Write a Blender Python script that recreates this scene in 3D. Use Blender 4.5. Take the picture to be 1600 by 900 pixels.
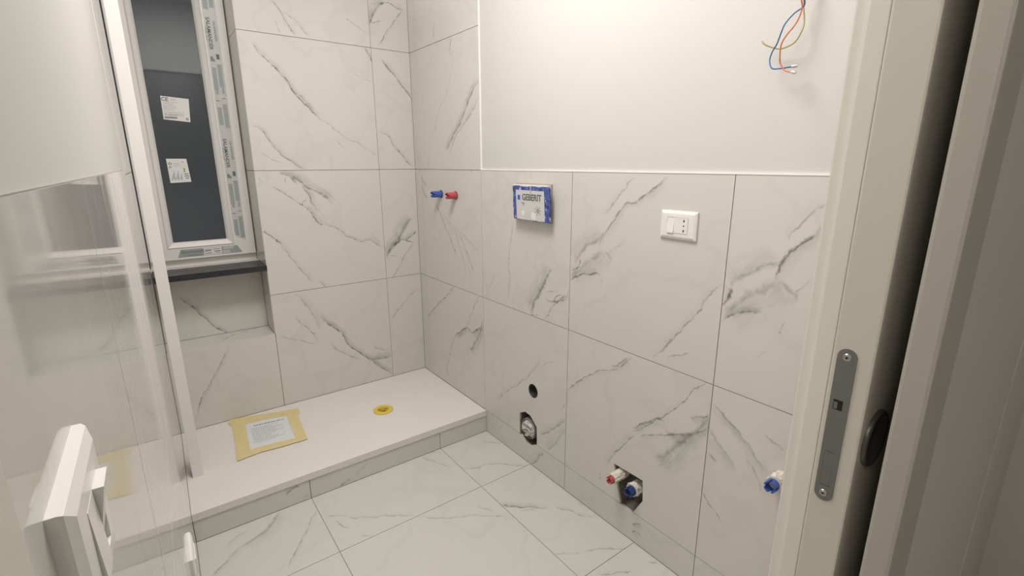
import bpy, bmesh, math, random
from mathutils import Matrix, Vector
from math import pi, sin, cos, radians
random.seed(7)
S = bpy.context.scene
COL = S.collection
for o in list(bpy.data.objects):
    bpy.data.objects.remove(o)

# ------------------------------------------------------------------ camera
EYE = 1.348
def set_camera():
    pit, yaw, rol = 0.2497, 0.6414, -0.0031
    fw = Vector((sin(yaw)*cos(pit), cos(yaw)*cos(pit), -sin(pit)))
    rt = Vector((cos(yaw), -sin(yaw), 0)); up = rt.cross(fw)
    r2 = rt*cos(rol) + up*sin(rol); u2 = -rt*sin(rol) + up*cos(rol)
    cd = bpy.data.cameras.new('camera'); cam = bpy.data.objects.new('camera', cd)
    cd.sensor_width = 36.0; cd.lens = 763.05/1600*36.0
    cd.clip_start = 0.005; cd.clip_end = 50
    m = Matrix((r2, u2, -fw)).transposed().to_4x4(); m.translation = (0, 0, EYE)
    cam.matrix_world = m
    COL.objects.link(cam); S.camera = cam
set_camera()

# ------------------------------------------------------------------ world, lights, exposure
W = bpy.data.worlds.new('night'); S.world = W; W.use_nodes = True
W.node_tree.nodes['Background'].inputs[0].default_value = (0.040, 0.042, 0.048, 1)
W.node_tree.nodes['Background'].inputs[1].default_value = 1.0
def area(name, loc, size, energy, col, rot=(0, 0, 0)):
    l = bpy.data.lights.new(name, 'AREA'); l.shape = 'DISK'; l.size = size
    l.energy = energy; l.color = col
    o = bpy.data.objects.new(name, l); o.location = loc; o.rotation_euler = rot; COL.objects.link(o)
area('bathroom_ceiling_light', (0.43, 1.18, 2.66), 0.70, 30.3, (1.0, 0.965, 0.915))
area('hall_ceiling_light', (-1.00, -0.42, 2.60), 0.40, 9.0, (1.0, 0.94, 0.86))
area('hall_fill_light', (0.50, -1.25, 2.60), 0.40, 4.0, (1.0, 0.94, 0.86))  # added fill, no known lamp here; brightens the hall-side faces
S.view_settings.view_transform = 'Standard'
S.view_settings.look = 'None'
S.view_settings.gamma = 1.0
S.view_settings.use_curve_mapping = False
S.view_settings.exposure = 0.0

# ------------------------------------------------------------------ key measures (metres)
XR = 1.257            # right tiled wall face
YW = 2.589            # window wall face
YF = 1.9075           # riser of the shower step
ZT = 0.1185           # tray top / first joint
Z1, Z2, Z3 = 0.7185, 1.3185, 1.9185
YJ = (2.518, 1.9177, 1.3158, 0.7008, 0.23)
CEIL = 2.70
def wl(y): return -0.029 - 0.01746*(1.9 - y)      # left wall runs a degree out of square
VEINS = [
  ('W', 6, 0.75, 0.5, [(0.498, 1.871), (0.537, 1.818), (0.582, 1.777), (0.627, 1.721), (0.656, 1.667), (0.705, 1.617), (0.765, 1.556)]),
  ('W', 3, 0.45, 0.3, [(0.765, 1.556), (0.811, 1.529), (0.876, 1.479), (0.956, 1.442), (1.037, 1.377)]),
  ('W', 5, 0.4, 0.5, [(0.61, 1.729), (0.653, 1.676), (0.691, 1.652), (0.731, 1.595)]),
  ('W', 5, 0.65, 0.6, [(0.447, 1.511), (0.491, 1.504), (0.512, 1.469), (0.541, 1.42), (0.589, 1.375), (0.639, 1.333), (0.666, 1.319)]),
  ('W', 3, 0.45, 0, [(0.835, 1.468), (0.852, 1.435), (0.87, 1.416)]),
  ('W', 4, 0.6, 0.8, [(0.999, 1.917), (1.028, 1.893), (1.042, 1.848)]),
  ('W', 3, 0.35, 0, [(0.925, 1.808), (0.998, 1.768), (1.039, 1.76)]),
  ('W', 4, 0.25, 0, [(0.459, 1.41), (0.511, 1.379), (0.568, 1.343)]),
  ('W', 4, 0.55, 0.4, [(0.597, 2.059), (0.626, 2.023), (0.654, 1.97), (0.688, 1.925)]),
  ('W', 4, 0.35, 0.4, [(0.642, 2.018), (0.698, 1.977), (0.741, 1.925)]),
  ('W', 3, 0.3, 0, [(0.6, 1.979), (0.616, 1.927)]),
  ('W', 4, 0.3, 0, [(0.925, 2.037), (0.982, 2.01), (1.03, 1.985)]),
  ('W', 9, 0.7, 0.9, [(1.046, 2.028), (1.065, 2.067), (1.091, 2.108), (1.135, 2.137)]),
  ('W', 5, 0.6, 0.4, [(1.091, 2.108), (1.146, 2.142), (1.199, 2.125), (1.232, 2.123)]),
  ('W', 4, 0.5, 0, [(1.06, 2.032), (1.081, 2.044), (1.108, 2.051)]),
  ('W', 4, 0.5, 0.3, [(1.232, 2.121), (1.184, 2.067), (1.137, 2.005), (1.089, 1.933)]),
  ('W', 6, 0.65, 0.5, [(1.095, 1.868), (1.146, 1.816), (1.187, 1.771), (1.23, 1.725), (1.253, 1.671)]),
  ('W', 5, 0.6, 0.5, [(1.057, 1.504), (1.101, 1.495), (1.132, 1.445), (1.175, 1.398), (1.219, 1.351), (1.252, 1.329)]),
  ('W', 3, 0.25, 0, [(1.051, 1.423), (1.117, 1.398)]),
  ('W', 12, 0.75, 1, [(1.058, 0.837), (1.085, 0.885), (1.123, 0.921), (1.163, 0.986), (1.216, 1.044)]),
  ('W', 6, 0.75, 0.6, [(1.103, 0.889), (1.142, 0.931), (1.184, 0.927), (1.243, 0.974)]),
  ('W', 5, 0.7, 0, [(1.148, 0.936), (1.19, 0.915), (1.221, 0.91)]),
  ('W', 4, 0.5, 0.3, [(1.227, 0.911), (1.173, 0.847), (1.125, 0.771), (1.073, 0.72)]),
  ('W', 4, 0.5, 0, [(1.064, 0.848), (1.112, 0.842)]),
  ('W', 4, 0.65, 0.3, [(0.505, 1.241), (0.546, 1.217), (0.591, 1.182), (0.631, 1.15), (0.651, 1.138)]),
  ('W', 7, 0.65, 0.7, [(0.651, 1.138), (0.677, 1.102), (0.703, 1.062), (0.733, 1.052)]),
  ('W', 4, 0.55, 0.8, [(0.737, 1.051), (0.773, 1.029), (0.815, 1.006), (0.852, 0.97), (0.908, 0.944), (0.967, 0.943), (1.017, 0.908), (1.048, 0.901)]),
  ('W', 3, 0.4, 0.2, [(0.97, 0.976), (1.002, 0.944), (1.027, 0.92)]),
  ('W', 7, 0.6, 0.9, [(0.546, 1.303), (0.583, 1.295), (0.608, 1.273), (0.622, 1.254)]),
  ('W', 9, 0.6, 0.9, [(0.577, 1.31), (0.61, 1.287), (0.643, 1.265), (0.659, 1.242), (0.689, 1.223), (0.725, 1.203), (0.753, 1.182), (0.777, 1.15)]),
  ('W', 6, 0.55, 0.8, [(0.645, 1.25), (0.659, 1.213), (0.675, 1.189), (0.683, 1.159), (0.702, 1.127)]),
  ('W', 3, 0.3, 0.2, [(0.702, 1.127), (0.736, 1.083)]),
  ('W', 4, 0.3, 0.3, [(0.734, 1.221), (0.762, 1.201), (0.798, 1.165)]),
  ('W', 3, 0.45, 0, [(0.569, 1.285), (0.572, 1.256)]),
  ('W', 5, 0.7, 0, [(0.634, 1.146), (0.641, 1.165), (0.654, 1.181)]),
  ('W', 5, 0.75, 0.3, [(0.448, 1.036), (0.481, 1.003), (0.516, 0.97)]),
  ('W', 5, 0.4, 0.8, [(0.516, 0.97), (0.535, 0.926), (0.565, 0.872), (0.603, 0.812), (0.65, 0.757)]),
  ('W', 5, 0.75, 0.3, [(0.677, 0.757), (0.691, 0.739), (0.705, 0.72)]),
  ('W', 4, 0.3, 0, [(0.445, 1.29), (0.472, 1.269)]),
  ('W', 9, 0.35, 0.7, [(0.559, 0.698), (0.614, 0.614), (0.651, 0.5)]),
  ('W', 4, 0.5, 0.3, [(0.537, 0.588), (0.583, 0.526), (0.621, 0.471), (0.639, 0.429)]),
  ('W', 3, 0.4, 0.2, [(0.639, 0.431), (0.554, 0.45), (0.458, 0.512)]),
  ('W', 6, 0.75, 1, [(0.669, 0.568), (0.713, 0.506), (0.755, 0.466), (0.816, 0.353), (0.896, 0.276), (0.967, 0.204), (1.045, 0.136)]),
  ('W', 5, 0.4, 0.4, [(0.704, 0.404), (0.778, 0.324), (0.858, 0.272)]),
  ('W', 4, 0.45, 0.5, [(0.939, 0.343), (0.987, 0.299), (1.04, 0.3)]),
  ('W', 8, 0.6, 1, [(0.92, 0.256), (0.97, 0.25), (1.043, 0.252)]),
  ('W', 4, 0.55, 0.2, [(1.057, 0.461), (1.108, 0.523), (1.179, 0.589), (1.243, 0.624)]),
  ('W', 4, 0.55, 0.5, [(0.226, 0.492), (0.18, 0.415), (0.135, 0.339), (0.091, 0.275), (0.071, 0.225)]),
  ('W', 6, 0.6, 0.3, [(0.095, 0.273), (0.078, 0.245), (0.066, 0.221)]),
  ('W', 3, 0.4, 0.2, [(0.072, 0.23), (0.058, 0.195), (0.044, 0.155)]),
  ('N', 5, 0.7, 0.7, [(0.072, 0.726), (0.117, 0.681), (0.153, 0.619), (0.2, 0.56), (0.25, 0.509)]),
  ('M', 5, 0.55, 0.4, [(0.227, 2.617), (0.266, 2.701), (0.313, 2.725), (0.427, 2.743)]),
  ('R', 5, 0.5, 0.3, [(2.299, 2.005), (2.311, 1.977), (2.315, 1.942)]),
  ('R', 4, 0.2, 0, [(2.31, 2.106), (2.334, 2.06)]),
  ('R', 6, 0.5, 0.5, [(2.143, 1.911), (2.165, 1.855)]),
  ('R', 4, 0.45, 0, [(2.166, 1.847), (2.129, 1.853)]),
  ('R', 4, 0.25, 0.2, [(2.14, 1.825), (2.207, 1.676), (2.293, 1.601), (2.345, 1.479)]),
  ('R', 7, 0.7, 1, [(1.923, 1.703), (1.991, 1.645), (2.065, 1.557), (2.143, 1.489), (2.225, 1.417)]),
  ('R', 6, 0.45, 0.8, [(1.934, 1.623), (2.013, 1.553), (2.124, 1.479), (2.188, 1.388)]),
  ('R', 4, 0.4, 0, [(2.421, 1.381), (2.426, 1.324)]),
  ('R', 3, 0.18, 0, [(2.426, 1.785), (2.493, 1.577)]),
  ('R', 6, 0.6, 0.8, [(2.525, 1.303), (2.498, 1.26), (2.453, 1.242)]),
  ('R', 8, 0.4, 0.8, [(2.515, 1.256), (2.504, 1.208), (2.443, 1.173)]),
  ('R', 5, 0.55, 0.4, [(2.38, 1.161), (2.319, 1.096), (2.26, 1.023), (2.184, 0.927), (2.167, 0.877)]),
  ('R', 4, 0.3, 0.4, [(2.298, 1.093), (2.197, 1.039), (2.063, 0.993), (1.939, 0.921)]),
  ('R', 4, 0.4, 0.3, [(2.198, 1.029), (2.123, 0.935), (2.073, 0.789)]),
  ('R', 5, 0.5, 0.3, [(2.12, 0.991), (2.048, 0.905), (1.996, 0.833)]),
  ('R', 4, 0.4, 0, [(2.011, 1.318), (1.985, 1.306)]),
  ('R', 5, 0.6, 0.3, [(2.537, 0.448), (2.421, 0.549), (2.29, 0.641), (2.205, 0.713)]),
  ('R', 4, 0.5, 0.4, [(1.956, 0.708), (2.029, 0.608), (2.096, 0.509), (2.2, 0.438)]),
  ('R', 7, 0.8, 0.8, [(2.2, 0.438), (2.074, 0.521), (2.013, 0.509), (1.93, 0.61)]),
  ('R', 4, 0.5, 0.3, [(2.2, 0.432), (2.266, 0.311), (2.313, 0.164)]),
  ('R', 9, 0.6, 1, [(2.059, 0.401), (1.973, 0.497), (1.931, 0.577)]),
  ('R', 4, 0.5, 0.4, [(1.671, 1.105), (1.688, 1.027), (1.706, 0.92), (1.698, 0.837), (1.708, 0.759)]),
  ('R', 4, 0.25, 0.3, [(1.554, 1.307), (1.546, 1.28)]),
  ('R', 13, 0.65, 1, [(1.424, 0.942), (1.466, 0.871), (1.517, 0.801), (1.548, 0.732)]),
  ('R', 5, 0.6, 0.4, [(1.465, 0.832), (1.407, 0.81), (1.32, 0.872)]),
  ('R', 4, 0.5, 0.2, [(1.465, 0.827), (1.422, 0.851), (1.373, 0.858)]),
  ('R', 4, 0.55, 0.3, [(1.326, 0.852), (1.399, 0.797), (1.455, 0.719)]),
  ('R', 4, 0.7, 0, [(1.399, 0.802), (1.393, 0.828), (1.36, 0.85)]),
  ('R', 4, 0.25, 0.3, [(1.807, 0.86), (1.877, 0.756), (1.92, 0.7)]),
  ('R', 4, 0.7, 0, [(1.548, 0.726), (1.505, 0.734)]),
  ('R', 5, 0.4, 0.5, [(1.035, 1.304), (1.075, 1.266), (1.122, 1.214), (1.157, 1.172)]),
  ('R', 6, 0.6, -0.6, [(0.916, 1.303), (0.964, 1.266), (1.025, 1.227), (1.081, 1.205), (1.118, 1.151), (1.163, 1.098), (1.166, 1.053)]),
  ('R', 12, 0.4, 1, [(1.148, 1.108), (1.201, 1.077), (1.247, 1.046), (1.293, 0.986)]),
  ('R', 6, 0.8, 0.3, [(1.282, 1.013), (1.252, 1.041), (1.236, 1.032), (1.263, 1.0), (1.307, 0.957)]),
  ('R', 16, 0.35, 1, [(1.306, 0.93), (1.256, 0.979), (1.198, 1.019), (1.161, 1.049)]),
  ('R', 5, 0.65, -0.9, [(1.309, 0.911), (1.266, 0.946), (1.219, 0.959), (1.161, 0.964)]),
  ('R', 8, 0.35, 0.8, [(1.16, 1.041), (1.122, 1.037), (1.124, 1.005)]),
  ('R', 4, 0.3, 0.4, [(1.133, 1.045), (1.093, 1.075), (1.054, 1.103)]),
  ('R', 4, 0.4, 0, [(1.15, 0.955), (1.153, 0.916)]),
  ('R', 5, 0.5, 0.4, [(0.706, 1.02), (0.751, 0.97), (0.769, 0.93), (0.81, 0.868), (0.863, 0.8), (0.911, 0.737)]),
  ('R', 4, 0.4, 0.2, [(0.859, 0.755), (0.791, 0.79)]),
  ('R', 5, 0.4, 0.5, [(0.482, 1.254), (0.513, 1.219), (0.536, 1.191), (0.549, 1.17)]),
  ('R', 7, 0.7, -0.7, [(0.48, 1.2), (0.506, 1.167), (0.544, 1.13), (0.557, 1.098), (0.554, 1.056)]),
  ('R', 12, 0.4, 1, [(0.558, 1.104), (0.608, 1.083), (0.649, 1.057), (0.674, 1.017)]),
  ('R', 8, 0.8, 0.4, [(0.674, 1.017), (0.663, 1.034), (0.629, 1.045), (0.644, 1.013), (0.699, 0.961)]),
  ('R', 18, 0.35, 1, [(0.686, 0.937), (0.641, 0.988), (0.595, 1.023), (0.557, 1.056)]),
  ('R', 5, 0.65, -0.9, [(0.694, 0.911), (0.65, 0.949), (0.612, 0.962), (0.581, 0.96)]),
  ('R', 10, 0.35, 1, [(0.556, 1.05), (0.526, 1.038), (0.51, 1.017)]),
  ('R', 4, 0.3, 0.3, [(0.515, 1.037), (0.488, 1.075)]),
  ('R', 5, 0.45, 0, [(0.533, 0.956), (0.54, 0.923)]),
  ('R', 4, 0.2, 0, [(0.569, 0.868), (0.591, 0.841)]),
  ('R', 4, 0.55, 0.4, [(1.493, 0.54), (1.55, 0.447), (1.646, 0.358), (1.742, 0.284), (1.824, 0.206)]),
  ('R', 3, 0.35, 0, [(1.469, 0.517), (1.385, 0.56)]),
  ('R', 3, 0.35, 0.2, [(1.318, 0.403), (1.35, 0.357)]),
  ('R', 5, 0.5, 0.9, [(1.319, 0.332), (1.377, 0.266), (1.438, 0.209), (1.487, 0.191)]),
  ('R', 8, 0.3, 1, [(1.318, 0.294), (1.368, 0.208), (1.437, 0.132)]),
  ('R', 5, 0.55, 0.3, [(1.303, 0.463), (1.231, 0.542), (1.135, 0.611), (1.057, 0.65), (1.006, 0.701)]),
  ('R', 5, 0.5, 0.3, [(1.09, 0.645), (1.057, 0.664), (1.016, 0.697)]),
  ('R', 4, 0.6, 0.4, [(0.725, 0.717), (0.762, 0.679), (0.798, 0.615), (0.839, 0.569), (0.873, 0.532), (0.971, 0.441)]),
  ('R', 6, 0.65, 0.7, [(0.972, 0.45), (0.919, 0.498), (0.872, 0.528), (0.842, 0.506)]),
  ('R', 7, 0.7, 0.9, [(0.852, 0.515), (0.814, 0.502), (0.755, 0.53), (0.705, 0.595)]),
  ('R', 7, 0.65, 0.7, [(0.77, 0.59), (0.737, 0.597), (0.708, 0.626)]),
  ('R', 15, 0.55, 1, [(0.88, 0.384), (0.835, 0.421), (0.794, 0.481), (0.755, 0.53)]),
  ('R', 5, 0.5, 0.4, [(0.944, 0.43), (0.859, 0.481), (0.815, 0.506)]),
  ('R', 5, 0.5, 0.6, [(0.975, 0.42), (1.025, 0.347), (1.068, 0.285), (1.083, 0.236)]),
  ('R', 4, 0.3, 0.2, [(0.867, 0.358), (0.806, 0.41)]),
  ('R', 3, 0.25, 0, [(1.117, 0.195), (1.115, 0.154)]),
  ('R', 10, 0.4, 1, [(0.771, 0.51), (0.733, 0.561), (0.707, 0.614)]),
  ('R', 6, 0.5, 1, [(0.692, 0.66), (0.639, 0.621), (0.584, 0.586), (0.538, 0.541), (0.517, 0.53)]),
  ('R', 9, 0.35, 1, [(0.699, 0.578), (0.668, 0.544), (0.626, 0.51), (0.608, 0.48)]),
  ('R', 5, 0.4, 0.4, [(0.578, 0.535), (0.546, 0.499), (0.531, 0.461)]),
  ('R', 6, 0.4, 0.6, [(0.694, 0.498), (0.661, 0.483)]),
  ('R', 5, 0.6, 0.2, [(0.7, 0.359), (0.663, 0.322), (0.633, 0.298)]),
  ('R', 4, 0.3, 0.4, [(0.536, 0.632), (0.495, 0.609)]),
  ('R', 7, 0.5, 0.6, [(1.45, 0.105), (1.491, 0.058), (1.539, 0.006)]),
  ('R', 6, 0.5, 0.6, [(0.954, 0.066), (0.918, 0.097)]),
  ('R', 5, 0.6, 0.3, [(0.952, 0.037), (0.934, 0.05), (0.91, 0.046)]),
  ('R', 4, 0.3, 0, [(1.768, 0.093), (1.805, 0.057)]),
  ('F', 4, 0.55, 0.3, [(0.382, 1.832), (0.338, 1.768), (0.297, 1.708), (0.26, 1.653), (0.214, 1.581)]),
  ('F', 4, 0.4, 0.4, [(0.388, 1.772), (0.444, 1.726), (0.493, 1.674), (0.578, 1.623), (0.67, 1.555)]),
  ('F', 4, 0.38, 0.4, [(0.679, 1.544), (0.734, 1.491), (0.824, 1.434), (0.902, 1.381), (0.959, 1.311)]),
  ('F', 4, 0.45, 0.2, [(0.412, 1.712), (0.442, 1.643)]),
  ('F', 5, 0.4, 0.4, [(0.884, 1.908), (0.913, 1.826), (0.96, 1.749)]),
  ('F', 5, 0.3, 0.3, [(0.933, 1.916), (0.969, 1.862)]),
  ('F', 5, 0.55, 0.4, [(0.987, 1.704), (1.047, 1.667), (1.097, 1.665), (1.171, 1.598), (1.242, 1.536)]),
  ('F', 5, 0.4, 0.3, [(1.173, 1.847), (1.249, 1.761)]),
  ('F', 6, 0.4, 0.5, [(0.962, 1.42), (1.006, 1.374), (1.096, 1.3)]),
  ('F', 4, 0.3, 0.2, [(0.906, 1.45), (0.938, 1.375)]),
  ('F', 5, 0.3, 0.3, [(1.029, 1.325), (1.081, 1.292)]),
  ('F', 4, 0.25, 0.2, [(0.471, 1.577), (0.504, 1.542)]),
  ('F', 6, 0.5, 0.6, [(0.98, 1.407), (1.024, 1.361), (1.076, 1.315), (1.124, 1.266)]),
  ('F', 6, 0.4, 0.5, [(1.15, 1.253), (1.183, 1.209), (1.201, 1.159), (1.239, 1.112)]),
  ('F', 4, 0.35, 0.2, [(0.913, 1.438), (0.937, 1.382)]),
  ('F', 4, 0.45, 0.2, [(1.075, 1.023), (1.13, 0.992), (1.183, 0.958), (1.233, 0.921)]),
  ('F', 4, 0.3, 0.2, [(0.967, 1.094), (1.019, 1.052), (1.072, 1.02)]),
  ('F', 4, 0.5, 0.2, [(1.047, 0.921), (1.095, 0.888), (1.148, 0.859)]),
  ('F', 6, 0.45, 0.4, [(1.225, 0.852), (1.246, 0.831)]),
  ('F', 3, 0.3, 0.3, [(1.243, 1.221), (1.256, 1.185)]),
  ('F', 12, 0.4, 0.8, [(0.251, 1.895), (0.226, 1.864), (0.195, 1.826), (0.142, 1.8), (0.102, 1.784)]),
  ('F', 6, 0.5, 0.5, [(0.102, 1.784), (0.071, 1.766), (0.029, 1.722), (0.0, 1.7)]),
  ('F', 6, 0.3, 0.4, [(0.139, 1.86), (0.116, 1.852), (0.085, 1.843), (0.056, 1.811)]),
  ('P', 8, 0.6, 0.7, [(0.285, 0.058), (0.31, 0.076), (0.336, 0.07)]),
  ('P', 4, 0.4, 0.2, [(0.349, 0.009), (0.364, 0.026)]),
  ('P', 6, 0.5, 0.4, [(0.5, 0.007), (0.545, 0.021)]),
  ('P', 5, 0.35, 0.3, [(0.572, 0.026), (0.621, 0.066)]),
  ('P', 4, 0.25, 0, [(0.95, 0.062), (0.96, 0.082)]),
]
# ------------------------------------------------------------------ helpers
def obj(name, bm, mat, parent=None, local=False, smooth=False):
    if parent is not None and not local:
        off = Vector((0, 0, 0)); q = parent
        while q is not None: off += q.location; q = q.parent
        bmesh.ops.translate(bm, verts=bm.verts, vec=-off)
    bmesh.ops.recalc_face_normals(bm, faces=bm.faces)
    me = bpy.data.meshes.new(name); bm.to_mesh(me); bm.free()
    if mat is not None: me.materials.append(mat)
    if smooth:
        for p in me.polygons: p.use_smooth = True
    o = bpy.data.objects.new(name, me); COL.objects.link(o)
    if parent is not None: o.parent = parent
    return o
def tag(o, label=None, cat=None, group=None, kind=None):
    if label: o['label'] = label
    if cat: o['category'] = cat
    if group: o['group'] = group
    if kind: o['kind'] = kind
    return o
def thing(name, label, cat, loc, rotz=0, group=None):
    o = bpy.data.objects.new(name, None); COL.objects.link(o)
    o.empty_display_size = 0.05
    o.location = loc; o.rotation_euler = (0, 0, rotz)
    return tag(o, label, cat, group)
def add_box(bm, x0, x1, y0, y1, z0, z1, bev=0.0):
    b = bmesh.new()
    v = [b.verts.new((x, y, z)) for x in (x0, x1) for y in (y0, y1) for z in (z0, z1)]
    for f in ((0,1,3,2),(4,6,7,5),(0,4,5,1),(2,3,7,6),(0,2,6,4),(1,5,7,3)):
        b.faces.new([v[i] for i in f])
    bmesh.ops.recalc_face_normals(b, faces=b.faces)
    if bev:
        bmesh.ops.bevel(b, geom=list(b.edges), offset=bev, segments=2, affect='EDGES', profile=0.7)
    me = bpy.data.meshes.new('t'); b.to_mesh(me); b.free(); bm.from_mesh(me); bpy.data.meshes.remove(me)
    return bm
def box(x0, x1, y0, y1, z0, z1, bev=0.0):
    return add_box(bmesh.new(), x0, x1, y0, y1, z0, z1, bev)
def prism(poly, fr, thick, holes=(), front=0.0):
    """poly in wall coordinates, fr(a, b, depth) -> world point; depth grows into the wall"""
    bm = bmesh.new(); loops = [list(poly)] + [list(h) for h in holes]
    rings = []
    for lp in loops:
        f = [bm.verts.new(fr(a, b, front)) for a, b in lp]
        k = [bm.verts.new(fr(a, b, front + thick)) for a, b in lp]
        rings.append((f, k))
    if len(loops) == 1:
        bm.faces.new(rings[0][0]); bm.faces.new(rings[0][1][::-1])
    else:
        for side in (0, 1):
            es = []
            for r in rings:
                n = len(r[side])
                for i in range(n):
                    es.append(bm.edges.new((r[side][i], r[side][(i+1) % n])))
            bmesh.ops.triangle_fill(bm, use_beauty=True, use_dissolve=False, edges=es)
    for f, k in rings:
        n = len(f)
        for i in range(n):
            j = (i+1) % n
            bm.faces.new((f[i], f[j], k[j], k[i]))
    return bm
def lathe(prof, seg=24, close=True):
    """prof: (radius, height) pairs, turned about local z"""
    bm = bmesh.new(); rings = []
    for r, h in prof:
        if r < 1e-6: rings.append([bm.verts.new((0, 0, h))])
        else: rings.append([bm.verts.new((r*cos(2*pi*i/seg), r*sin(2*pi*i/seg), h)) for i in range(seg)])
    for a, b in zip(rings[:-1], rings[1:]):
        for i in range(seg):
            j = (i+1) % seg
            if len(a) == 1 and len(b) == 1: continue
            if len(a) == 1: bm.faces.new((a[0], b[i], b[j]))
            elif len(b) == 1: bm.faces.new((a[i], a[j], b[0]))
            else: bm.faces.new((a[i], a[j], b[j], b[i]))
    return bm
def xform(bm, m):
    bmesh.ops.transform(bm, matrix=m, verts=bm.verts); return bm
def tube(pts, r, seg=8, sub=5):
    P = [Vector(p) for p in pts]; Q = []
    for i in range(len(P)-1):
        p0 = P[max(i-1, 0)]; p1 = P[i]; p2 = P[i+1]; p3 = P[min(i+2, len(P)-1)]
        for k in range(sub):
            t = k/sub
            Q.append(0.5*((2*p1) + (p2-p0)*t + (2*p0-5*p1+4*p2-p3)*t*t + (3*p1-p0-3*p2+p3)*t**3))
    Q.append(P[-1])
    bm = bmesh.new(); rings = []; ref = Vector((1, 0, 0))
    for i, q in enumerate(Q):
        d = (Q[min(i+1, len(Q)-1)] - Q[max(i-1, 0)]).normalized()
        u = (ref - d*ref.dot(d)).normalized(); w = d.cross(u)
        rings.append([bm.verts.new(q + r*(u*cos(2*pi*k/seg) + w*sin(2*pi*k/seg))) for k in range(seg)])
    for a, b in zip(rings[:-1], rings[1:]):
        for k in range(seg):
            bm.faces.new((a[k], a[(k+1) % seg], b[(k+1) % seg], b[k]))
    bm.faces.new(rings[0]); bm.faces.new(rings[-1])
    return bm
def text_bm(body, size, bold=0.0):
    cu = bpy.data.curves.new('t', 'FONT'); cu.body = body; cu.size = size
    cu.align_x = 'CENTER'; cu.align_y = 'CENTER'; cu.extrude = 0.0002; cu.resolution_u = 3; cu.offset = bold
    o = bpy.data.objects.new('t', cu); COL.objects.link(o)
    dg = bpy.context.evaluated_depsgraph_get()
    me = bpy.data.meshes.new_from_object(o.evaluated_get(dg))
    bm = bmesh.new(); bm.from_mesh(me)
    bpy.data.objects.remove(o); bpy.data.curves.remove(cu); bpy.data.meshes.remove(me)
    return bm
def circle(cx, cy, r, n=28):
    return [(cx + r*cos(2*pi*i/n), cy + r*sin(2*pi*i/n)) for i in range(n)]

# ------------------------------------------------------------------ materials
MATS = {}
def plain(name, col, rough=0.5, metal=0.0, bump=0.0, bscale=80.0, var=0.0, vscale=6.0, spec=0.5, trans=0.0, stretch=None):
    if name in MATS: return MATS[name]
    m = bpy.data.materials.new(name); m.use_nodes = True; nt = m.node_tree; N = nt.nodes; L = nt.links
    bs = N['Principled BSDF']
    bs.inputs['Base Color'].default_value = (*col, 1); bs.inputs['Roughness'].default_value = rough
    bs.inputs['Metallic'].default_value = metal; bs.inputs['Specular IOR Level'].default_value = spec
    bs.inputs['Transmission Weight'].default_value = trans
    tc = N.new('ShaderNodeTexCoord'); src = tc.outputs['Object']
    if stretch:
        mp = N.new('ShaderNodeMapping'); mp.inputs['Scale'].default_value = stretch
        L.new(src, mp.inputs[0]); src = mp.outputs[0]
    if var:
        nz = N.new('ShaderNodeTexNoise'); nz.inputs['Scale'].default_value = vscale; nz.inputs['Detail'].default_value = 4
        L.new(src, nz.inputs['Vector'])
        mx = N.new('ShaderNodeMix'); mx.data_type = 'RGBA'
        mx.inputs[6].default_value = (*[c*(1-var) for c in col], 1); mx.inputs[7].default_value = (*[min(1, c*(1+var)) for c in col], 1)
        L.new(nz.outputs['Fac'], mx.inputs[0]); L.new(mx.outputs[2], bs.inputs['Base Color'])
    if bump:
        nb = N.new('ShaderNodeTexNoise'); nb.inputs['Scale'].default_value = bscale; nb.inputs['Detail'].default_value = 3
        L.new(src, nb.inputs['Vector'])
        bp = N.new('ShaderNodeBump'); bp.inputs['Strength'].default_value = bump; bp.inputs['Distance'].default_value = 0.002
        L.new(nb.outputs['Fac'], bp.inputs['Height']); L.new(bp.outputs['Normal'], bs.inputs['Normal'])
    MATS[name] = m
    return m

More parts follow.
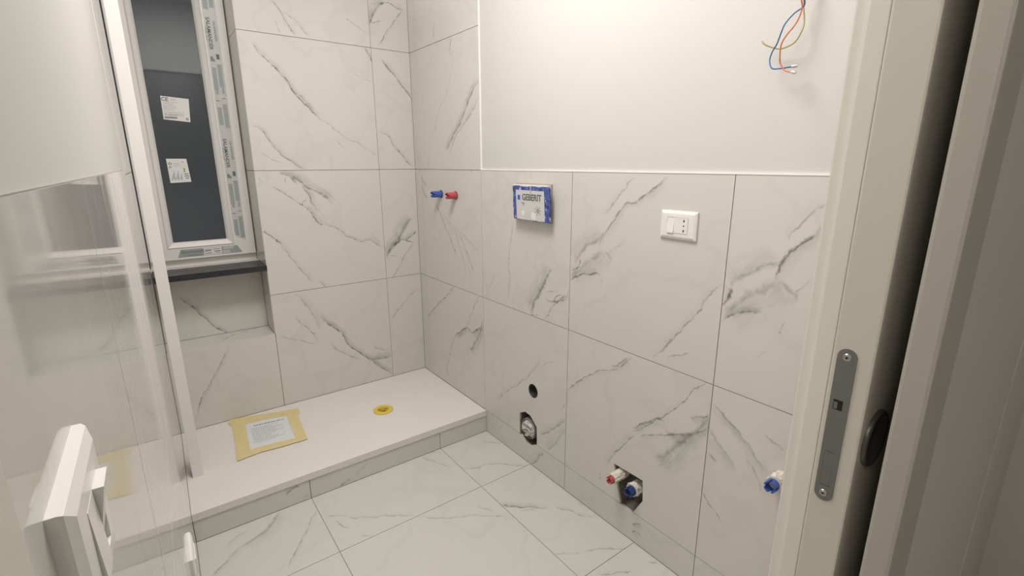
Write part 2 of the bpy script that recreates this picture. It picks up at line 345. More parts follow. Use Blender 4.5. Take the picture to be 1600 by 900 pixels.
AXES = {'W': (0, 2), 'R': (1, 2), 'F': (0, 1), 'P': (0, 2), 'N': (0, 2), 'M': (0, 1), 'V': (1, 2), 'L': (1, 2)}
TILE_BASE = {'F': (0.62, 0.61, 0.575)}
def marble(plane, veins, rough, seed):
    """polished porcelain printed as white marble: traced grey veins run over a pale ground"""
    m = bpy.data.materials.new('marble_tile'); m.use_nodes = True; nt = m.node_tree; N = nt.nodes; L = nt.links
    bs = N['Principled BSDF']
    def mth(op, a, b=None, c=None, clamp=False):
        n = N.new('ShaderNodeMath'); n.operation = op; n.use_clamp = clamp
        for i, x in enumerate((a, b, c)):
            if x is None: continue
            if isinstance(x, (int, float)): n.inputs[i].default_value = x
            else: L.new(x, n.inputs[i])
        return n.outputs[0]
    def noise(vec, scale, detail=3, rough_=0.55):
        n = N.new('ShaderNodeTexNoise'); n.inputs['Scale'].default_value = scale
        n.inputs['Detail'].default_value = detail; n.inputs['Roughness'].default_value = rough_
        L.new(vec, n.inputs['Vector']); return n
    geo = N.new('ShaderNodeNewGeometry'); sep = N.new('ShaderNodeSeparateXYZ'); L.new(geo.outputs['Position'], sep.inputs[0])
    cmb = N.new('ShaderNodeCombineXYZ'); a, b = AXES[plane]
    L.new(sep.outputs[a], cmb.inputs[0]); L.new(sep.outputs[b], cmb.inputs[1]); cmb.inputs[2].default_value = seed*3.7
    pos = cmb.outputs[0]
    base = TILE_BASE.get(plane, (0.655, 0.635, 0.60))
    cl = noise(pos, 5.0, 4)
    mx = N.new('ShaderNodeMix'); mx.data_type = 'RGBA'
    mx.inputs[6].default_value = (*[c*0.975 for c in base], 1); mx.inputs[7].default_value = (*[c*1.02 for c in base], 1)
    L.new(cl.outputs['Fac'], mx.inputs[0]); color = mx.outputs[2]
    # warp used by all veins
    w1 = noise(pos, 22, 4); w2 = noise(pos, 110, 2)
    def vec_off(nz, amp):
        s = N.new('ShaderNodeVectorMath'); s.operation = 'SUBTRACT'; L.new(nz.outputs['Color'], s.inputs[0]); s.inputs[1].default_value = (.5, .5, .5)
        k = N.new('ShaderNodeVectorMath'); k.operation = 'SCALE'; L.new(s.outputs[0], k.inputs[0]); k.inputs['Scale'].default_value = amp
        return k.outputs[0]
    ad = N.new('ShaderNodeVectorMath'); L.new(pos, ad.inputs[0]); L.new(vec_off(w1, 0.030), ad.inputs[1])
    ad2 = N.new('ShaderNodeVectorMath'); L.new(ad.outputs[0], ad2.inputs[0]); L.new(vec_off(w2, 0.007), ad2.inputs[1])
    wp = ad2.outputs[0]
    total = None
    if veins:
        brk = mth('MULTIPLY_ADD', noise(pos, 38, 3).outputs['Fac'], 3.6, -1.15, clamp=True)
        cloud = mth('MULTIPLY_ADD', noise(pos, 24, 5, 0.65).outputs['Fac'], 2.6, -0.65, clamp=True)
    for (pl, wmm, stg, hal, pts) in veins:
        p0 = Vector(pts[0]); p1 = Vector(pts[-1]); d = p1 - p0; ln = d.length; d = d/ln; nrm = Vector((-d.y, d.x))
        st = [((Vector(q)-p0).dot(d)/ln, (Vector(q)-p0).dot(nrm)) for q in pts]
        mono = [st[0]]
        for q in st[1:-1]:
            if q[0] > mono[-1][0] + 0.03 and q[0] < 0.97: mono.append(q)
        mono.append((1.0, 0.0))
        tmin = min(q[1] for q in mono); tmax = max(q[1] for q in mono); rng = max(tmax - tmin, 1e-4)
        def dotp(v, off):
            n = N.new('ShaderNodeVectorMath'); n.operation = 'DOT_PRODUCT'; L.new(wp, n.inputs[0]); n.inputs[1].default_value = (v.x, v.y, 0)
            return mth('SUBTRACT', n.outputs['Value'], off)
        s = mth('DIVIDE', dotp(d, p0.dot(d)), ln)
        t = dotp(nrm, p0.dot(nrm))
        fc = N.new('ShaderNodeFloatCurve'); cv = fc.mapping.curves[0]
        cv.points[0].location = (0, (mono[0][1]-tmin)/rng); cv.points[-1].location = (1, (mono[-1][1]-tmin)/rng)
        for q in mono[1:-1]: cv.points.new(q[0], (q[1]-tmin)/rng)
        fc.mapping.update(); L.new(s, fc.inputs['Value'])
        dist = mth('SUBTRACT', t, mth('MULTIPLY_ADD', fc.outputs[0], rng, tmin))
        ad_ = mth('ABSOLUTE', dist)
        # profile along the vein: tapers to nothing at both ends
        prof = mth('MULTIPLY', mth('MULTIPLY', mth('ADD', s, 0.04), mth('SUBTRACT', 1.04, s)), 6.5, clamp=True)
        wid = mth('MULTIPLY', mth('MULTIPLY_ADD', brk, 0.75, 0.25), wmm*0.00095)
        core = mth('SUBTRACT', 1.0, mth('DIVIDE', ad_, wid), clamp=True)
        core = mth('MULTIPLY', mth('POWER', core, 0.7), mth('MULTIPLY', mth('MULTIPLY_ADD', brk, 0.55, 0.45), min(1.0, stg*1.2)))
        val = core
        if hal:
            hw = wmm*0.0050; sg = 1.0 if hal > 0 else -1.0
            # grey body lying on one side of the line, streaked along the vein
            cs_ = N.new('ShaderNodeCombineXYZ'); L.new(mth('MULTIPLY', s, ln*16), cs_.inputs[0]); L.new(mth('MULTIPLY', dist, 75), cs_.inputs[1])
            cs_.inputs[2].default_value = seed*1.3 + p0.x*9
            streak = mth('MULTIPLY_ADD', noise(cs_.outputs[0], 1.0, 4, 0.62).outputs['Fac'], 3.4, -1.05, clamp=True)
            hs = mth('MULTIPLY', dist, sg/hw)
            hh = mth('MULTIPLY', mth('SUBTRACT', 1.0, hs, clamp=True), mth('MULTIPLY_ADD', hs, 4.0, 1.0, clamp=True))
            hh = mth('MULTIPLY', hh, mth('MULTIPLY', mth('MULTIPLY_ADD', streak, 0.75, mth('MULTIPLY', cloud, 0.25)), 0.72*abs(hal)*stg))
            val = mth('MAXIMUM', core, hh)
        val = mth('MULTIPLY', val, prof)
        total = val if total is None else mth('SUBTRACT', mth('ADD', total, val), mth('MULTIPLY', total, val))
    # faint background veining
    bz = noise(wp, 2.2, 3); fv = mth('SUBTRACT', 1.0, mth('MULTIPLY', mth('ABSOLUTE', mth('SUBTRACT', bz.outputs['Fac'], 0.5)), 42), clamp=True)
    fv = mth('MULTIPLY', fv, mth('MULTIPLY', cl.outputs['Fac'], 0.10))
    total = fv if total is None else mth('MAXIMUM', total, fv)
    mv = N.new('ShaderNodeMix'); mv.data_type = 'RGBA'; L.new(total, mv.inputs[0]); L.new(color, mv.inputs[6])
    mv.inputs[7].default_value = (0.105, 0.097, 0.088, 1)
    L.new(mv.outputs[2], bs.inputs['Base Color'])
    bs.inputs['Roughness'].default_value = rough
    bs.inputs['IOR'].default_value = 1.5
    if plane == 'L':                         # wiped grout haze: vertical smears in the polish
        mp = N.new('ShaderNodeMapping'); mp.inputs['Scale'].default_value = (26, 2.2, 1); L.new(pos, mp.inputs[0])
        sm = noise(mp.outputs[0], 1.0, 4, 0.6)
        L.new(mth('MULTIPLY_ADD', mth('MULTIPLY_ADD', sm.outputs['Fac'], 3.0, -1.2, clamp=True), 0.10, rough - 0.01), bs.inputs['Roughness'])
    return m

PAINT = plain('white_wall_paint', (0.630, 0.615, 0.592), 0.75, bump=0.05, bscale=160)
GROUT = plain('grey_grout', (0.30, 0.27, 0.235), 0.9, bump=0.4, bscale=120, var=0.35, vscale=30)
LACQ = plain('cream_lacquer', (0.68, 0.645, 0.58), 0.42, bump=0.02, bscale=300)
PVC = plain('white_pvc', (0.80, 0.77, 0.755), 0.35)
TRAY = plain('white_resin', (0.765, 0.73, 0.70), 0.55, bump=0.25, bscale=220, var=0.02, vscale=9)
STEEL = plain('brushed_steel', (0.27, 0.275, 0.27), 0.42, metal=0.85)
DARK = plain('black_void', (0.012, 0.012, 0.012), 0.7)
WHITEP = plain('white_plastic', (0.82, 0.80, 0.77), 0.3)
BLUEP = plain('blue_plastic', (0.055, 0.105, 0.40), 0.4)
REDP = plain('red_plastic', (0.52, 0.075, 0.095), 0.4)
GRANITE = plain('dark_granite', (0.030, 0.031, 0.036), 0.22, var=0.5, vscale=60)
HEMP = plain('white_hemp_paste', (0.74, 0.69, 0.62), 0.9, bump=1.0, bscale=260, var=0.3, vscale=120)

# ------------------------------------------------------------------ the setting: shells and tiles
FR = {
 'W': lambda a, b, d: (a, YW + d, b),
 'R': lambda a, b, d: (XR + d, a, b),
 'F': lambda a, b, d: (a, b, -d),
 'P': lambda a, b, d: (a, YF + d, b),
 'N': lambda a, b, d: (a, 2.757 + d, b),
 'M': lambda a, b, d: (a, b, 0.516 - d),
 'V': lambda a, b, d: (0.438 + d, a, b),
 'L': lambda a, b, d: (wl(a) - d, a, b),
}
JOINT = 0.0012
tile_count = 0
def inside(q, poly):
    c = False; n = len(poly)
    for i in range(n):
        (x1, y1), (x2, y2) = poly[i], poly[i-1]
        if (y1 > q[1]) != (y2 > q[1]) and q[0] < (x2-x1)*(q[1]-y1)/(y2-y1)+x1: c = not c
    return c
def tile(parent, plane, a0, a1, b0, b1, poly=None, holes=(), rough=0.16, thick=0.009, shape=None):
    global tile_count
    tile_count += 1
    rect = shape or [(a0, b0), (a1, b0), (a1, b1), (a0, b1)]
    vs = []
    for v in VEINS:
        if v[0] != plane: continue
        n = len(v[4]); c = (sum(q[0] for q in v[4])/n, sum(q[1] for q in v[4])/n)
        if inside(c, rect): vs.append(v)
    j = JOINT
    if poly is None:
        if shape:
            ca = sum(q[0] for q in shape)/len(shape); cb = sum(q[1] for q in shape)/len(shape)
            poly = [(q[0] + (j if q[0] < ca else -j), q[1] + (j if q[1] < cb else -j)) for q in shape]
        else:
            poly = [(a0+j, b0+j), (a1-j, b0+j), (a1-j, b1-j), (a0+j, b1-j)]
    return obj('tile', prism(poly, FR[plane], thick, holes), marble(plane, vs, rough, tile_count), parent)
def structure(name, bm, mat, label=None):
    return tag(obj(name, bm, mat), label, None, None, 'structure')

# floor -----------------------------------------------------------------
bm = box(wl(0.24), XR+0.07, 0.24, 2.95, -0.12, -0.0022)
add_box(bm, -1.2, 1.7, -1.8, 0.24, -0.12, -0.0022)
floor = structure('floor', bm, GROUT, 'pale marble-look tiled bathroom floor')
cols = [(None, 0.379), (0.379, 0.985), (0.985, XR)]
rows = [(1.5443, YF), (0.9400, 1.5443), (0.3357, 0.9400), (-0.2686, 0.3357)]
for y0, y1 in rows:
    for x0, x1 in cols:
        if x0 is None:
            ya = max(y0, 0.24)
            if y0 < 0.24: tile(floor, 'F', -0.227, x1, y0, y1, rough=0.30, thick=0.009); continue
            tile(floor, 'F', 0, 0, 0, 0, rough=0.30, shape=[(wl(y0), y0), (x1, y0), (x1, y1), (wl(y1), y1)])
        else:
            tile(floor, 'F', x0, x1, y0, y1, rough=0.30)
for y0, y1 in ((-0.873, -0.2686), (-1.4775, -0.873)):
    for x0, x1 in ((-0.833, -0.227), (-0.227, 0.379), (0.379, 0.985), (0.985, 1.591)):
        tile(floor, 'F', x0, x1, y0, y1, rough=0.30)

# ceiling
structure('ceiling', box(-1.2, 1.7, -1.8, 2.95, CEIL, CEIL+0.1), PAINT, 'white painted ceiling')

# right wall ---------------------------------------------------------------
bm = box(XR+0.004, XR+0.20, 0.12, 1.9177, Z2+0.002, CEIL)
add_box(bm, XR+0.07, XR+0.20, 0.12, 2.95, -0.1, Z2+0.002)
add_box(bm, XR+0.011, XR+0.20, 1.9177, 2.95, Z2, CEIL)
wall_right = structure('wall_right', bm, PAINT, 'white plaster wall above marble-look tiles on the right')
H1 = circle(1.530, 0.374, 0.032); H4 = circle(0.487, 0.530, 0.019, 20)
H2U = [(1.499, ZT), (1.503, 0.208), (1.548, 0.245), (1.585, 0.249), (1.627, 0.226), (1.625, ZT)]      # waste hole, upper tile
H2L = [(1.612, ZT), (1.588, 0.101), (1.548, 0.094), (1.506, ZT)]
H3 = [(0.954, ZT), (0.916, 0.190), (0.922, 0.270), (1.055, 0.267), (1.014, ZT)]
# mortar bed behind the tiles, with the same openings
hole2 = [(1.506, 0.112), (1.548, 0.092), (1.588, 0.098), (1.618, 0.112), (1.63, 0.228), (1.585, 0.252), (1.548, 0.248), (1.500, 0.210)]
hole3 = [(0.954, 0.116), (0.912, 0.188), (0.918, 0.273), (1.058, 0.270), (1.016, 0.116)]
obj('mortar_bed', prism([(0.23, 0.0), (YW, 0.0), (YW, Z2), (0.23, Z2)], FR['R'], 0.067,
    [circle(1.530, 0.374, 0.036), circle(0.487, 0.530, 0.022, 20), hole2, hole3], front=0.0026), plain('dark_grout', (0.215, 0.195, 0.168), 0.92, bump=0.6, bscale=90, var=0.35, vscale=40), wall_right)
obj('mortar_bed', box(XR+0.0026, XR+0.012, 1.9177, YW, Z2, CEIL), GROUT, wall_right)
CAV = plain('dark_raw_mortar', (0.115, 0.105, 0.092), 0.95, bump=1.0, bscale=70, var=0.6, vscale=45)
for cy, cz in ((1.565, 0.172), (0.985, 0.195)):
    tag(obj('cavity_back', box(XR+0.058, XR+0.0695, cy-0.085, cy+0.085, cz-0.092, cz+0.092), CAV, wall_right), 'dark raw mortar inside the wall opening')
ycols = [(YJ[0], YW), (YJ[1], YJ[0]), (YJ[2], YJ[1]), (YJ[3], YJ[2]), (YJ[4], YJ[3])]
j = JOINT
for i, (y0, y1) in enumerate(ycols):
    if i > 1:                                                        # cut course at the floor
        poly = None
        if i == 2:
            poly = [(y0+j, 0.001), (y1-j, 0.001), (y1-j, ZT-j)] + [(a, min(b, ZT-j)) for a, b in H2L] + [(y0+j, ZT-j)]
        tile(wall_right, 'R', y0, y1, 0.0, ZT, poly=poly)
    holes = (); poly = None
    if i == 2:
        poly = [(y0+j, ZT+j)] + [(a, max(b, ZT+j)) for a, b in H2U] + [(y1-j, ZT+j), (y1-j, Z1-j), (y0+j, Z1-j)]; holes = (H1,)
    if i == 3:
        poly = [(y0+j, ZT+j)] + [(a, max(b, ZT+j)) for a, b in H3] + [(y1-j, ZT+j), (y1-j, Z1-j), (y0+j, Z1-j)]
    if i == 4: holes = (H4,)
    tile(wall_right, 'R', y0, y1, ZT, Z1, poly=poly, holes=holes)
    tile(wall_right, 'R', y0, y1, Z1, Z2 + (JOINT if i > 1 else 0))
    if i < 2:
        tile(wall_right, 'R', y0, y1, Z2, Z3); tile(wall_right, 'R', y0, y1, Z3, CEIL)
tag(obj('tile_edge_highlight', box(XR-0.0015, XR+0.006, 0.24, YJ[1], Z2+0.0002, Z2+0.0045), plain('edge_highlight_white', (0.90, 0.89, 0.87), 0.6), wall_right), 'white strip added for the lit top edge of the tiles')  # bright line of the lit tile edge, painted as an added white strip
tag(obj('tile_edge_highlight', box(XR-0.0015, XR+0.006, YJ[1]-0.0045, YJ[1]-0.0008, Z2+0.004, CEIL), plain('edge_highlight_white', (0.90, 0.89, 0.87), 0.6), wall_right))  # same added white strip for the light up the shower tile edge

# window wall ---------------------------------------------------------------
bm = box(0.4485, XR+0.07, YW+0.0115, 2.95, 0.0, CEIL)
add_box(bm, -0.05, 0.4485, 2.7675, 2.95, 0.0, 0.868)
add_box(bm, -0.05, 0.4485, YW+0.0115, 2.7675, 0.0, 0.5055)
add_box(bm, -0.05, 0.4485, YW+0.0115, 2.95, 2.28, CEIL)
wall_back = structure('wall_back', bm, PAINT, 'marble-look tiled wall with the window recess')
bed = box(0.4395, XR+0.002, YW+0.0026, YW+0.0115, 0.02, CEIL)
add_box(bed, wl(YW), 0.4395, YW+0.0026, YW+0.0115, 0.02, 0.514)
add_box(bed, 0.4406, 0.4486, YW+0.0115, 2.95, 0.5, 2.28)
add_box(bed, wl(YW), 0.4406, YW+0.0026, 2.765, 0.5055, 0.5134)
add_box(bed, wl(YW), 0.4406, 2.7596, 2.7675, 0.506, 0.86)
obj('mortar_bed', bed, GROUT, wall_back)
XK = (0.4390, 1.0452, XR)
for z0, z1 in ((ZT, Z1), (Z1, Z2), (Z2, Z3), (Z3, CEIL)):
    tile(wall_back, 'W', XK[0], XK[1], z0, z1); tile(wall_back, 'W', XK[1], XK[2], z0, z1)
tile(wall_back, 'W', wl(YW), XK[0]-0.0005, ZT, 0.516)
tile(wall_back, 'N', wl(2.757), 0.438, 0.516, 0.845)
tile(wall_back, 'M', wl(2.7), 0.438, YW, 2.757, thick=0.0085)
tile(wall_back, 'W', wl(YW), XK[0]-0.0005, 2.28, CEIL)
for y1, z0, z1 in ((2.757, 0.516, Z1), (2.757, Z1, 0.840), (2.84, 0.868, Z2), (2.84, Z2, Z3), (2.84, Z3, 2.28)):
    tile(wall_back, 'V', YW+0.0005, y1, z0, z1, thick=0.0085)

# left wall (polished tiles up to eye level, paint above) ---------------------
def skew_box(y0, y1, d0, d1, z0, z1):
    return prism([(y0, z0), (y1, z0), (y1, z1), (y0, z1)], FR['L'], d1-d0, front=d0)
ZL = 1.333
bm = skew_box(0.235, 1.912, 0.002, 0.16, ZL, CEIL)
b2 = skew_box(0.235, 2.95, 0.0115, 0.16, -0.1, ZL); me = bpy.data.meshes.new('t'); b2.to_mesh(me); bm.from_mesh(me)
b2 = skew_box(1.912, 2.95, 0.0115, 0.16, ZL, CEIL); me = bpy.data.meshes.new('t'); b2.to_mesh(me); bm.from_mesh(me)
wall_left = structure('wall_left', bm, PAINT, 'white plaster wall above polished tiles on the left')
bed = skew_box(0.24, YW, 0.0026, 0.0115, 0.0, ZL); b2 = skew_box(1.912, YW, 0.0026, 0.0115, ZL, CEIL)
me = bpy.data.meshes.new('t'); b2.to_mesh(me); bed.from_mesh(me)
obj('mortar_bed', bed, plain('pale_grout', (0.52, 0.50, 0.47), 0.9), wall_left)
for i, (y0, y1) in enumerate(((1.912, YW), (1.312, 1.912), (0.712, 1.312), (0.24, 0.712))):
    if i: tile(wall_left, 'L', y0, y1, 0.0, ZT, rough=0.045)
    tile(wall_left, 'L', y0, y1, ZT, Z1, rough=0.045)
    tile(wall_left, 'L', y0, y1, Z1, Z2 if i == 0 else ZL, rough=0.045)
    if i == 0:
        tile(wall_left, 'L', y0, y1, Z2, Z3, rough=0.045); tile(wall_left, 'L', y0, y1, Z3, CEIL, rough=0.045)

# door wall, door, jambs and the hall behind the camera ------------------------
bm = box(0.655, XR, 0.213, 0.226, 0.0, 2.13)
add_box(bm, 0.70, 1.7, 0.122, 0.141, 0.0, 2.13)
add_box(bm, -1.2, 1.7, 0.122, 0.226, 2.13, CEIL)
add_box(bm, -1.2, wl(0.2)-0.004, 0.122, 0.226, 0.0, 2.13)
wall_front = structure('wall_front', bm, PAINT, 'white wall around the pocket door')
for nm, bb in (('wall_hall', (-1.2, 1.7, -1.8, -1.7)), ('wall_hall_left', (-1.3, -1.2, -1.8, 0.226)), ('wall_hall_right', (1.7, 1.8, -1.8, 0.226))):
    structure(nm, box(*bb, -0.1, CEIL), PAINT, 'plain painted wall of the hall behind the camera')
structure('trim_1', box(0.6305, 0.668, 0.2077, 0.2275, 0.0, 2.13, 0.0012), plain('pale_lacquer', (0.82, 0.79, 0.73), 0.4), 'narrow cream jamb strip between sliding door and bathroom')
structure('trim_2', box(0.636, 0.72, 0.2285, 0.2425, 0.0, 2.20, 0.002), plain('pale_lacquer', (0.82, 0.79, 0.73), 0.4), 'cream casing edge on the bathroom side of the door')
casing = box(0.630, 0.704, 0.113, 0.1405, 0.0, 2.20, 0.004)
LACQ_DARK = plain('cream_lacquer_darkened', (0.47, 0.445, 0.395), 0.42, bump=0.02, bscale=300)  # cream lacquer recipe in a darker tone for the hall-side casing
structure('trim_3', casing, LACQ_DARK, 'cream rounded casing right of the dark pocket gap')
structure('trim_4', box(0.7045, 0.735, 0.1165, 0.1215, 0.0, 2.20), LACQ_DARK, 'thin outer casing strip at the right edge')
structure('trim_5', skew_box(0.113, 0.2375, -0.0025, 0.012, 0.0, 2.13), LACQ, 'left jamb of the doorway at the lower left corner')

door = structure('door_1', box(0.630, 1.24, 0.165, 0.2075, 0.012, 2.11, 0.0025), LACQ, 'cream sliding door leaf seen on its lock edge')
def stadium(cy, z0, z1, r, n=10):
    return [(cy + r*cos(pi*i/n), z1 - r + r*sin(pi*i/n)) for i in range(n+1)] + [(cy + r*cos(pi+pi*i/n), z0 + r + r*sin(pi+pi*i/n)) for i in range(n+1)]
PX = 0.630
frD = lambda a, b, d: (PX - 0.0012 + d, a, b)
hy, hz = 0.1925, 1.067
lock = tag(obj('lock_plate', prism(stadium(0.1915, 0.9365, 1.1385, 0.0103), frD, 0.0012,
      [[(hy-0.0050, hz-0.0065), (hy+0.0050, hz-0.0065), (hy+0.0050, hz+0.0065), (hy-0.0050, hz+0.0065)],
       [(0.1860, 0.9575), (0.1970, 0.9575), (0.1970, 1.005), (0.1860, 1.005)]]), STEEL, door), 'grey metal lock plate with rounded ends')
obj('latch_opening', box(PX-0.0006, PX-0.0001, hy-0.0050, hy+0.0050, hz-0.0065, hz+0.0065), DARK, lock)
obj('latch_hook', box(PX-0.0009, PX-0.0002, hy+0.0005, hy+0.0045, hz-0.0055, hz+0.0035), STEEL, lock)
obj('bolt', box(PX-0.0011, PX-0.0002, 0.1868, 0.1962, 0.9583, 1.0042), STEEL, lock)
for zc in (1.128, 0.947):
    sc = lathe([(0.0, 0.0013), (0.0022, 0.0013), (0.0024, 0.0009), (0.0040, 0.0011), (0.0046, 0.0004), (0.0046, 0.0)], 16)
    s_ = obj('screw', xform(sc, Matrix.Translation((PX-0.0012, 0.1915, zc)) @ Matrix.Rotation(-pi/2, 4, 'Y')), plain('screw_steel', (0.55, 0.54, 0.52), 0.3, metal=0.9), lock)
    cr = box(PX-0.0029, PX-0.00255, 0.1899, 0.1931, zc-0.0005, zc+0.0005); add_box(cr, PX-0.0029, PX-0.00255, 0.1910, 0.1920, zc-0.0016, zc+0.0016)
    obj('screw_slot', cr, DARK, lock)
pull = lathe([(0.0, 0.0002), (0.028, 0.0002), (0.031, 0.0045), (0.0345, 0.0055), (0.0365, 0.003), (0.0365, 0.0)], 40)
tag(obj('flush_pull', xform(pull, Matrix.Translation((0.677, 0.165, 1.020)) @ Matrix.Rotation(pi/2, 4, 'X')), plain('dark_bronze', (0.15, 0.145, 0.13), 0.4, metal=0.6), door, smooth=True), 'round dark flush pull on the door face')

# shower step and tray ------------------------------------------------------
bm = prism([(wl(YF)+0.0, YF+0.011), (XR, YF+0.011), (XR, YW), (wl(YW), YW)], lambda a, b, d: (a, b, 0.089-d), 0.091)
step = structure('trim_6', bm, GROUT, 'low tiled step under the shower tray')
for x0, x1 in ((wl(YF), 0.379), (0.379, 0.985), (0.985, XR-0.0005)):
    tile(step, 'P', x0, x1, 0.0, 0.0895, rough=0.2)
tray = thing('shower_tray', 'long white resin shower tray under the window', 'shower tray', (0.61, 2.25, 0.09))
DX, DY, DR = 0.832, 2.226, 0.0475
slab = prism([(wl(YF)+0.0006, YF-0.004), (XR-0.002, YF-0.004), (XR-0.002, YW-0.002), (wl(YW)+0.0006, YW-0.002)], lambda a, b, d: (a, b, ZT-d), 0.0285, [circle(DX, DY, DR-0.004, 40)])
obj('tray_slab', slab, TRAY, tray)
YEL = plain('yellow_plastic', (0.73, 0.57, 0.085), 0.35)
dr = lathe([(DR-0.0045, -0.018), (DR-0.0045, 0.0005), (DR+0.0015, 0.0008), (DR+0.0015, 0.0055), (DR-0.003, 0.0085), (DR-0.012, 0.0080), (0.0285, 0.0065), (0.0265, 0.001), (0.0265, -0.006), (0.0, -0.006)], 44)
drain = tag(obj('drain_cover', xform(dr, Matrix.Translation((DX, DY, ZT))), YEL, tray, smooth=False), 'round yellow plastic drain cover')
bm = bmesh.new()
for a in (0.6, 0.6+pi/2):
    b2 = box(-0.0260, 0.0260, -0.0022, 0.0022, -0.006, 0.0028); xform(b2, Matrix.Translation((DX, DY, ZT)) @ Matrix.Rotation(a, 4, 'Z')); me = bpy.data.meshes.new('t'); b2.to_mesh(me); bm.from_mesh(me)
obj('cross_bar', bm, plain('ochre_plastic', (0.50, 0.36, 0.06), 0.4), tray)

# upright white post standing on the tray by the left wall
post = box(-0.004, 0.034, 2.154, 2.196, ZT, 2.42, 0.0015)
tag(obj('upright_post', post, PVC), 'slim white upright post standing on the tray beside the left wall', 'post')

# sheet of instructions taped to the tray --------------------------------------
note = thing('taped_notice', 'printed sheet taped to the tray with yellow masking tape', 'paper', (0.32, 2.36, ZT))
def ground_poly(pts, z, th, name, mat, parent, label=None):
    o = obj(name, prism(pts, lambda a, b, d: (a, b, ZT+z+th-d), th), mat, parent)
    return tag(o, label)
PAPER = plain('office_paper', (0.72, 0.74, 0.76), 0.8)
TAPE = plain('masking_tape', (0.72, 0.60, 0.31), 0.7, bump=0.5, bscale=60, var=0.10, vscale=30)
sheet = ground_poly([(0.195, 2.205), (0.425, 2.215), (0.452, 2.490), (0.215, 2.525)], 0.0008, 0.0006, 'sheet', PAPER, note)
tapes = [[(0.185, 2.500), (0.330, 2.488), (0.478, 2.446), (0.489, 2.512), (0.350, 2.545), (0.262, 2.575), (0.188, 2.590), (0.172, 2.562)],
         [(0.157, 2.190), (0.218, 2.196), (0.224, 2.300), (0.232, 2.420), (0.240, 2.512), (0.192, 2.560), (0.178, 2.430), (0.170, 2.300)],
         [(0.402, 2.172), (0.446, 2.175), (0.452, 2.260), (0.462, 2.370), (0.470, 2.468), (0.424, 2.476), (0.412, 2.360), (0.406, 2.260)],
         [(0.158, 2.172), (0.250, 2.186), (0.330, 2.176), (0.440, 2.172), (0.447, 2.206), (0.340, 2.224), (0.245, 2.236), (0.165, 2.226)]]
for k, tp in enumerate(tapes):
    ground_poly(tp, 0.0016 + 0.0007*k, 0.0005, 'masking_tape', TAPE, note)
INK = plain('grey_ink', (0.16, 0.16, 0.17), 0.8); INK2 = plain('faint_ink', (0.42, 0.43, 0.45), 0.8)
def sheet_line(bm, u0, u1, v, h):
    c = [(0.228, 2.240), (0.402, 2.238), (0.422, 2.452), (0.246, 2.478)]
    def pt(u, v):
        a = Vector(c[0]).lerp(Vector(c[1]), u); b = Vector(c[3]).lerp(Vector(c[2]), u); return a.lerp(b, v)
    z = ZT + 0.00175
    q = [pt(u0, v), pt(u1, v), pt(u1, v+h), pt(u0, v+h)]
    bm.faces.new([bm.verts.new((p.x, p.y, z)) for p in q])
bm = bmesh.new(); x = 0.14
while x < 0.86:
    w = random.uniform(0.03, 0.085); sheet_line(bm, x, min(x+w, 0.9), 0.90, 0.035); x += w + 0.018
obj('printed_heading', bm, INK, sheet)
bm = bmesh.new()
for r in range(13):
    v = 0.80 - r*0.052; x = 0.06
    end = random.uniform(0.55, 0.95) if r not in (8, 9) else 0.5
    while x < end:
        w = random.uniform(0.02, 0.11); sheet_line(bm, x, min(x+w, end), v, 0.017); x += w + 0.014
obj('printed_lines', bm, INK2, sheet)

# ------------------------------------------------------------------ window
WX0, WX1 = -0.014, 0.4365
bm = bmesh.new()
def ring(bm, x0, x1, z0, z1, l, r, b, t, y0, y1):
    add_box(bm, x0, x0+l, y0, y1, z0, z1); add_box(bm, x1-r, x1, y0, y1, z0, z1)
    add_box(bm, x0+l, x1-r, y0, y1, z0, z0+b); add_box(bm, x0+l, x1-r, y0, y1, z1-t, z1); return bm
win = structure('window_1', ring(bmesh.new(), WX0, WX1, 0.868, 2.278, 0.035, 0.035, 0.05, 0.05, 2.826, 2.900), PVC, 'white framed window with dark night glass and protective film')
SX0, SX1, SZ0, SZ1 = WX0+0.002, 0.4335, 0.905, 2.262
BX0, BX1, BZ0, BZ1 = 0.060, 0.341, 0.957, 2.205      # outer line of the glazing bead
sash = ring(bmesh.new(), SX0, SX1, SZ0, SZ1, BX0-SX0, SX1-BX1, BZ0-SZ0, SZ1-BZ1, 2.800, 2.824)
tag(obj('sash', sash, PVC, win), 'white casement sash')
GX0, GX1, GZ0, GZ1 = 0.089, 0.312, 0.986, 2.176
def rect3(x0, x1, z0, z1, y): return [(x0, y, z0), (x1, y, z0), (x1, y, z1), (x0, y, z1)]
bm = bmesh.new()
loops = [rect3(BX0, BX1, BZ0, BZ1, 2.803), rect3(BX0+0.006, BX1-0.006, BZ0+0.006, BZ1-0.006, 2.7975), rect3(GX0-0.008, GX1+0.008, GZ0-0.008, GZ1+0.008, 2.808), rect3(GX0, GX1, GZ0, GZ1, 2.8185), rect3(GX0, GX1, GZ0, GZ1, 2.835), rect3(BX0, BX1, BZ0, BZ1, 2.835)]
vv = [[bm.verts.new(q) for q in lp] for lp in loops]
for a, b in zip(vv, vv[1:] + vv[:1]):
    for i in range(4): bm.faces.new((a[i], a[(i+1) % 4], b[(i+1) % 4], b[i]))
obj('glazing_bead', bm, PVC, win)
GLASS = plain('window_glass', (0.80, 0.84, 0.87), 0.03, trans=1.0)
GLASS.node_tree.nodes['Principled BSDF'].inputs['IOR'].default_value = 1.62
obj('pane', box(GX0+0.0005, GX1-0.0005, 2.8205, 2.8245, GZ0+0.0005, GZ1-0.0005), GLASS, win)
obj('pane', box(GX0+0.0005, GX1-0.0005, 2.8300, 2.8340, GZ0+0.0005, GZ1-0.0005), GLASS, win)
